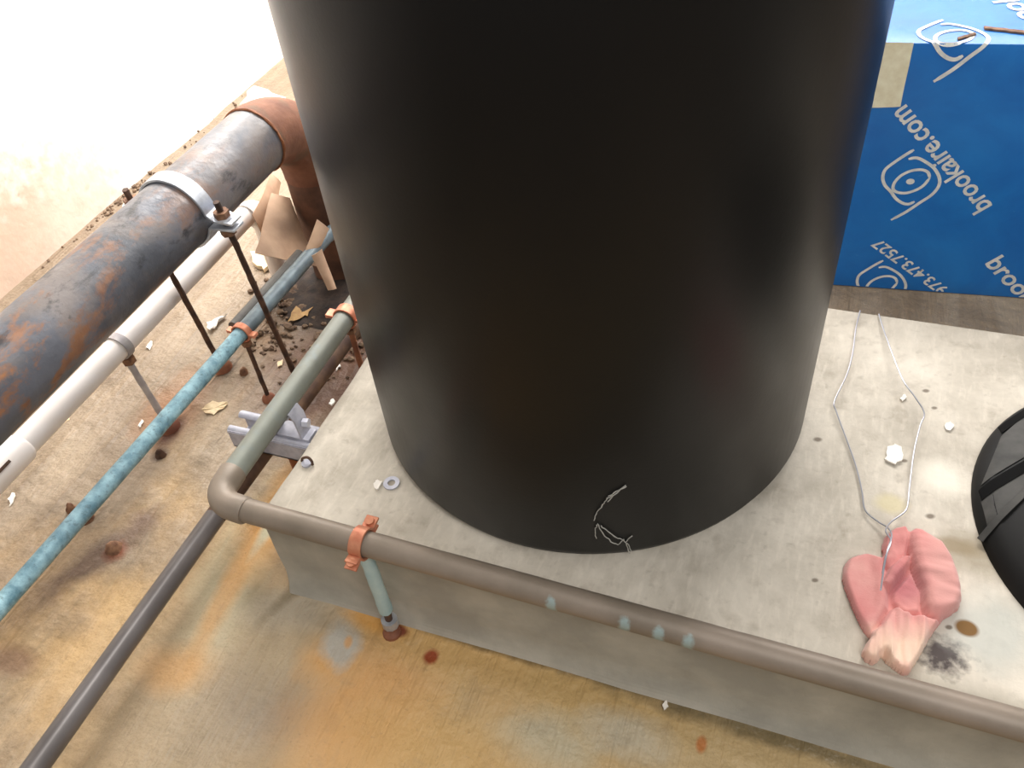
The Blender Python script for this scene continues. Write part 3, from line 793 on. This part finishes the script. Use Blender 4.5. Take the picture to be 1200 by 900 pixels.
def rag_h(x, y):
    h = .003
    for P, lev, loft, w_, (fx_, fy_, am) in folds:
        d_ = pd(P, x, y)
        if d_ < -.001: continue
        e = max(0, min(1, (d_ + .001) / w_)); f = min(1, d_ / .0035 if d_ > 0 else 0)
        rip = am * 1.9 * (.0022 * noise.noise(V((x * fx_, y * fy_, lev * 900))) + .0010 * noise.noise(V((x * fx_ * 2.5, y * fy_ * 2.5, lev * 900))))
        h = max(h, lev * (.55 + .45 * f) + loft * (1 - (1 - e) ** 2) + rip)
    e = max(0, min(1, edge_d(x, y) / .006))
    return max(.0022, h * (.25 + .75 * (1 - (1 - e) ** 2)))
bm = NB(); xs = [p.x for p in ragp]; ys = [p.y for p in ragp]; st_ = .0016
nx = int((max(xs) - min(xs)) / st_) + 2; ny = int((max(ys) - min(ys)) / st_) + 2; gv = {}
for i in range(nx):
    for j in range(ny):
        x = min(xs) + i * st_; y = min(ys) + j * st_
        if inside(x, y): gv[i, j] = bm.verts.new((x, y, rag_h(x, y)))
for (i, j) in list(gv):
    k = [(i, j), (i + 1, j), (i + 1, j + 1), (i, j + 1)]
    if all(q in gv for q in k): bm.faces.new([gv[q] for q in k])
for v in [v for v in bm.verts if not v.link_faces]: bm.verts.remove(v)
bmesh.ops.smooth_vert(bm, verts=bm.verts, factor=.5, use_axis_x=True, use_axis_y=True, use_axis_z=True)
for e in [e for e in bm.edges if e.is_boundary]: pass
ex = bmesh.ops.extrude_edge_only(bm, edges=[e for e in bm.edges if e.is_boundary])
for v in ex['geom']:
    if isinstance(v, bmesh.types.BMVert): v.co.z = .0004
tag(obj('cleaning_rag', bm, M_rag, origin=tuple(at(1055, 705, z=0))), 'crumpled pink rag lying on the pad at the end of the wire', 'rag')

bm = NB()
def W(l): return smooth_path([at(px, py_, z=z) for px, py_, z in l])
wa = W([(1008, 364, .004), (1003, 385, .006), (999, 415, .009), (992, 440, .010), (978, 470, .010), (980, 482, .009), (991, 512, .007), (1003, 546, .006), (1010, 575, .006), (1014, 598, .006), (1030, 612, .008), (1040, 618, .014), (1045, 628, .030), (1040, 645, .040), (1036, 665, .036), (1032, 692, .026)])
wb = W([(1030, 368, .004), (1034, 382, .008), (1044, 410, .016), (1058, 445, .022), (1072, 465, .022), (1083, 484, .018), (1078, 500, .014), (1071, 530, .010), (1066, 570, .008), (1064, 590, .008), (1060, 600, .008), (1044, 612, .012), (1038, 622, .026), (1044, 634, .038), (1038, 652, .040), (1034, 672, .034)])
tube(bm, wa, .0011, 8); tube(bm, wb, .0011, 8)
tag(obj('steel_wire', bm, M_wire, origin=tuple(at(1040, 616, z=0))), 'thin bright bent wire loop lying on the pad above the rag', 'wire')

# ------------------------------------------------------------------ papers and scraps by the elbow
def sheet(name, px, x_of, m_, label, cat, amp=.008, cuts=14, thick=.0012, origin=None, edge_y=None):
    """a crumpled sheet: corner points (photo point, world x) spanned bilinearly, then creased"""
    q = [at(a, b, x=xx) for (a, b), xx in zip(px, x_of)]
    bm = NB(); rows = []
    for i in range(cuts + 1):
        a = q[0].lerp(q[1], i / cuts); b = q[3].lerp(q[2], i / cuts); row = []
        for k in range(cuts + 1):
            p = a.lerp(b, k / cuts)
            r = noise.noise(p * 14) * amp * 1.3 + math.sin(PI * i / cuts) * amp * .8
            row.append(bm.verts.new(p + V((.8, -.5, .3)) * r))
        rows.append(row)
    fs = []
    for r0, r1 in zip(rows, rows[1:]):
        for k in range(cuts): fs.append(bm.faces.new((r0[k], r0[k + 1], r1[k + 1], r1[k])))
    n_ = (q[1] - q[0]).cross(q[3] - q[0]).normalized() * thick
    ex = bmesh.ops.extrude_face_region(bm, geom=fs)
    for v in ex['geom']:
        if isinstance(v, bmesh.types.BMVert): v.co += n_
    zmin = min(v.co.z for v in bm.verts)
    return tag(obj(name, bm, m_, origin=tuple(q[3])), label, cat)
sheet('paper_sheet', [(318, 226), (340, 232), (372, 312), (298, 296)], (-1.10, -1.07, -1.00, -1.03), M_paper, 'tan crumpled paper sheet leaning beside the brown pipe leg', 'paper', .010)
sheet('paper_sheet', [(318, 203), (330, 214), (312, 285), (296, 252)], (-1.15, -1.14, -1.10, -1.12), M_paper, 'narrow folded tan paper tucked above the end of the white pipe', 'paper', .010)
sheet('cardboard_strip', [(372, 257), (386, 268), (376, 288), (355, 300)], (-.96, -.94, -.95, -.97), M_paper, 'small tan cardboard scrap beside the far end of the blue pipe', 'cardboard', .004)
sheet('cardboard_strip', [(366, 300), (378, 292), (394, 338), (384, 340)], (-.93, -.92, -.90, -.91), M_paper, 'narrow tan cardboard strip standing over the dark hole by the tank', 'cardboard', .004)
# pale block under the sheet
def flake(name, px, m_, label, cat, t_=.002, z=FZ, group=None, lift=.001, curl=.15):
    q = [at(*p, z=z) for p in px]; cen = sum(q, V((0, 0, 0))) / len(q); bm = NB(); vs = []
    R_ = sum((p - cen).length for p in q) / len(q)
    ring = []
    for i, p in enumerate(q):
        b = q[(i + 1) % len(q)]
        for k in range(3):
            w = p.lerp(b, k / 3) + .30 * R_ * noise.noise_vector(p * 140 + V((k, i, 0))); w.z = cen.z + lift + t_ + curl * R_ * abs(noise.noise(V((i * 1.3 + k * .4, cen.x * 50, 0)))); ring.append(bm.verts.new(w))
    c_ = bm.verts.new(cen + V((0, 0, lift + t_))); n = len(ring)
    fs = [bm.faces.new((ring[k], ring[(k + 1) % n], c_)) for k in range(n)]
    ex = bmesh.ops.extrude_face_region(bm, geom=fs)
    for v in ex['geom']:
        if isinstance(v, bmesh.types.BMVert): v.co.z -= t_
    return tag(obj(name, bm, m_, origin=tuple(cen)), label, cat, group)
flake('paper_scrap', [(283, 122), (300, 102), (334, 116), (342, 135), (318, 128), (290, 128)], M_white, 'white paper scrap on the floor behind the orange elbow', 'paper', .003)
flake('dry_leaf', [(338, 380), (345, 362), (358, 357), (366, 362), (364, 372), (350, 377)], M_leaf, 'yellow tan dry leaf lying on the dark dirt between the pipes', 'leaf', .001, curl=.35, lift=.004)
flake('plaster_flake', [(296, 300), (331, 302), (326, 314), (310, 320), (298, 312)], M_stain_chip, 'cream plaster flake below the tan crumpled paper', 'plaster flake', .010)
flake('paint_flake', [(243, 381), (257, 373), (267, 371), (258, 378), (250, 390), (244, 388)], M_white, 'curled white paint flake beside the left rod of the big clamp', 'paint flake', .002, curl=.6)
flake('paint_flake', [(238, 480), (250, 472), (268, 474), (262, 480), (252, 486), (242, 486)], M_stain_chip, 'cream paint flake on the floor left of the strut channel', 'paint flake', .002, curl=.6)
flake('paint_flake', [(325, 425), (332, 423), (331, 429), (326, 431)], M_stain_chip, 'tiny cream flake beside the grey pipe near the dark dirt', 'paint flake', .002, curl=.3)
flake('paint_flake', [(392, 430), (398, 425), (399, 431), (395, 436)], M_white, 'tiny pale flake on the brown dirt next to the pad corner', 'paint flake', .003, curl=.3)
flake('paint_flake', [(172, 408), (178, 400), (180, 403), (176, 411)], M_white, 'narrow white flake between the white pipe and the blue pipe', 'paint flake', .002, curl=.3)
flake('paint_flake', [(162, 500), (167, 493), (169, 494), (166, 502)], M_white, 'thin white flake just left of the blue pipe', 'paint flake', .002, curl=.3)
flake('paint_flake', [(10, 585), (16, 578), (20, 582), (14, 594)], M_white, 'white flake on the floor at the far left below the white pipe', 'paint flake', .002, curl=.3)
flake('paint_flake', [(75, 492), (81, 488), (82, 493), (77, 496)], M_stain_chip, 'small cream flake on the floor near the left end of the white pipe', 'paint flake', .002, curl=.3)
flake('paint_flake', [(776, 826), (781, 822), (783, 829), (778, 833)], M_white, 'tiny white flake on the yellow floor at the foot of the pad', 'paint flake', .003, curl=.3)
flake('paper_scrap', [(1037, 528), (1046, 522), (1056, 526), (1058, 540), (1048, 546), (1038, 541)], M_white, 'largest white paper scrap on the pad inside the wire loop', 'paper', .003, 0)
flake('paper_scrap', [(1107, 498), (1113, 495), (1118, 500), (1113, 506), (1108, 504)], M_white, 'small white scrap on the pad right of the wire', 'paper', .002, 0)
flake('paper_scrap', [(1054, 468), (1060, 463), (1062, 467), (1057, 472)], M_white, 'tiny white scrap on the pad within the upper wire loop', 'paper', .002, 0)
flake('paint_flake', [(438, 569), (443, 563), (448, 566), (445, 574), (440, 575)], M_white, 'bright white chip on the pad left of the steel washer', 'paint flake', .003, 0)
flake('paint_flake', [(386, 474), (390, 469), (393, 471), (389, 477)], M_white, 'white chip at the left edge of the pad top', 'paint flake', .003, 0)
# washer and anchor on the pad
p = at(459, 567, z=0); bm = NB()
lathe(bm, [(.006, .0005), (.0125, .0005), (.0125, .0028), (.006, .0028), (.006, .0005)], p, 28); tag(obj('washer', bm, M_strut, origin=tuple(p)), 'small steel washer on the pad beside the tank base', 'washer')
p = at(362, 543, z=0); t = thing('anchor_bolt', tuple(p), 'small bent metal anchor at the left edge of the pad', 'anchor')
bm = NB(); tube(bm, smooth_path([p + V((-.012, 0, .002)), p + V((-.008, 0, .010)), p + V((0, .002, .012)), p + V((.007, 0, .008)), p + V((.009, -.003, .002))]), .0022, 8); obj('hook', bm, M_rod, t)
bm = NB(); tube(bm, [p + V((-.002, -.003, .0005)), p + V((-.002, -.003, .004))], .008, 12); obj('plate', bm, M_strut, t)

# rusty anchor stubs left in the floor
for (px, py_, r, lb) in ((102, 608, .011, 'rusty stub beside the blue pipe at the left'), (133, 643, .012, 'orange rusty stub on the dark stain left of the dark grey pipe'),
                         (84, 597, .008, 'small rusty stub left of the blue pipe'), (188, 533, .008, 'small dark stub below the blue pipe middle'), (286, 437, .008, 'small brown stub between the two thin rods'),
                         (352, 452, .016, 'dark rusted stub on the dirt right of the grey pipe')):
    p = at(px, py_, z=FZ); bm = NB(); lathe(bm, [(r * 1.3, -.002), (r, .006), (r * .7, .012), (r * .3, .015), (0, .015)], p, 11)
    for v in bm.verts: v.co += .003 * noise.noise_vector(v.co * 120)
    tag(obj('rusty_stub', bm, M_nut if 'dark' not in lb[:14] else M_rod, origin=tuple(p)), lb, 'rusty stub')

# dirt and rubble around the brown leg
bm = NB(); rnd = random.Random(3)
for k in range(420):
    cx, cy_ = pxy(*rnd.choice([(345, 345), (335, 335), (372, 335), (350, 350), (385, 420), (320, 395), (400, 400), (390, 372)]))
    x = cx + rnd.gauss(0, .035); y = cy_ + rnd.gauss(0, .045); r = abs(rnd.gauss(.003, .0025)) + .0012
    if x > -.712: continue
    vs = bmesh.ops.create_icosphere(bm, subdivisions=1, radius=r)['verts']
    for v in vs: v.co = V((v.co.x * 1.3, v.co.y, v.co.z * .7)) * (1 + .5 * noise.noise(v.co * 300 + V((k, 0, 0)))) + V((x, y, FZ + r * .35))
tag(obj('rubble', bm, M_stone, origin=(-1.03, 1.15, FZ), smooth=False), 'dark crumbly dirt and grit heaped around the foot of the brown leg', 'dirt', kind='stuff')
# pit rim: dark soil mound around the leg
bm = NB()
def soil(x, y):
    dx, dy = (x + 1.0) / .14, (y - 1.33) / .17; r = math.hypot(dx, dy)
    return FZ + max(0, 1 - r) * .030 + .012 * noise.noise(V((x * 30, y * 30, 0))) * max(0, 1.15 - r) - .004 * (r > 1)
grid(bm, -1.15, -.84, 1.14, 1.54, 50, 60, soil)
M_soil = simple('black_damp_soil', (30, 23, 20), .85, 0, (58, 44, 35), 60, .6)
tag(obj('soil_mound', bm, M_soil, origin=(-1.0, 1.33, FZ)), 'black damp soil mounded around the foot of the brown pipe leg', 'soil', kind='stuff')
# crumbled plaster along the foot of the wall
bm = NB()
for k in range(110):
    y = rnd.gauss(1.50, .07) if k < 80 else rnd.uniform(1.2, 2.3); r = abs(rnd.gauss(.002, .0015)) + .0012
    vs = bmesh.ops.create_icosphere(bm, subdivisions=1, radius=r)['verts']
    x = -1.797 + abs(rnd.gauss(0, .015)) + r
    for v in vs: v.co = v.co * (1 + .5 * noise.noise(v.co * 300 + V((k, 9, 0)))) + V((x, y, FZ + r * .5))
tag(obj('crumbled_plaster', bm, M_stone, origin=(-1.78, 1.6, FZ), smooth=False), 'brown crumbs of plaster along the foot of the white wall', 'plaster crumbs', kind='stuff')

# ------------------------------------------------------------------ light
def area(name, loc, target, sx, sy, power, col):
    l = bpy.data.lights.new(name, 'AREA'); l.shape = 'RECTANGLE'; l.size = sx; l.size_y = sy; l.energy = power; l.color = col
    o = bpy.data.objects.new(name, l); C.objects.link(o); o.location = loc
    o.rotation_euler = (V(target) - V(loc)).to_track_quat('-Z', 'Y').to_euler(); return o
area('window_light', (-.3, 3.3, 1.9), (-.2, 1.6, .1), 2.4, 1.0, 112, (1, .975, .95))
area('overhead_light', (-.45, .95, 2.3), (-.45, .95, 0), .7, .7, 22, (1, .97, .93))
area('overhead_light', (.9, -.5, 2.4), (.3, 1.3, 0), 1.2, .8, 26, (1, .98, .95))  # added front fill that brightens the box front; no lamp known there
area('wall_wash', (-1.45, 2.0, 1.0), (-1.8, 1.9, .40), .9, .2, 20, (1, .98, .96))  # added light to blow out the left wall; no such fitting known
w = bpy.data.worlds.new('world'); SC.world = w; w.use_nodes = True
w.node_tree.nodes['Background'].inputs[0].default_value = (.97, .98, 1, 1); w.node_tree.nodes['Background'].inputs[1].default_value = .22
SC.view_settings.view_transform = 'Standard'; SC.view_settings.look = 'None'
SC.view_settings.gamma = 1; SC.view_settings.use_curve_mapping = False; SC.view_settings.exposure = 0.55
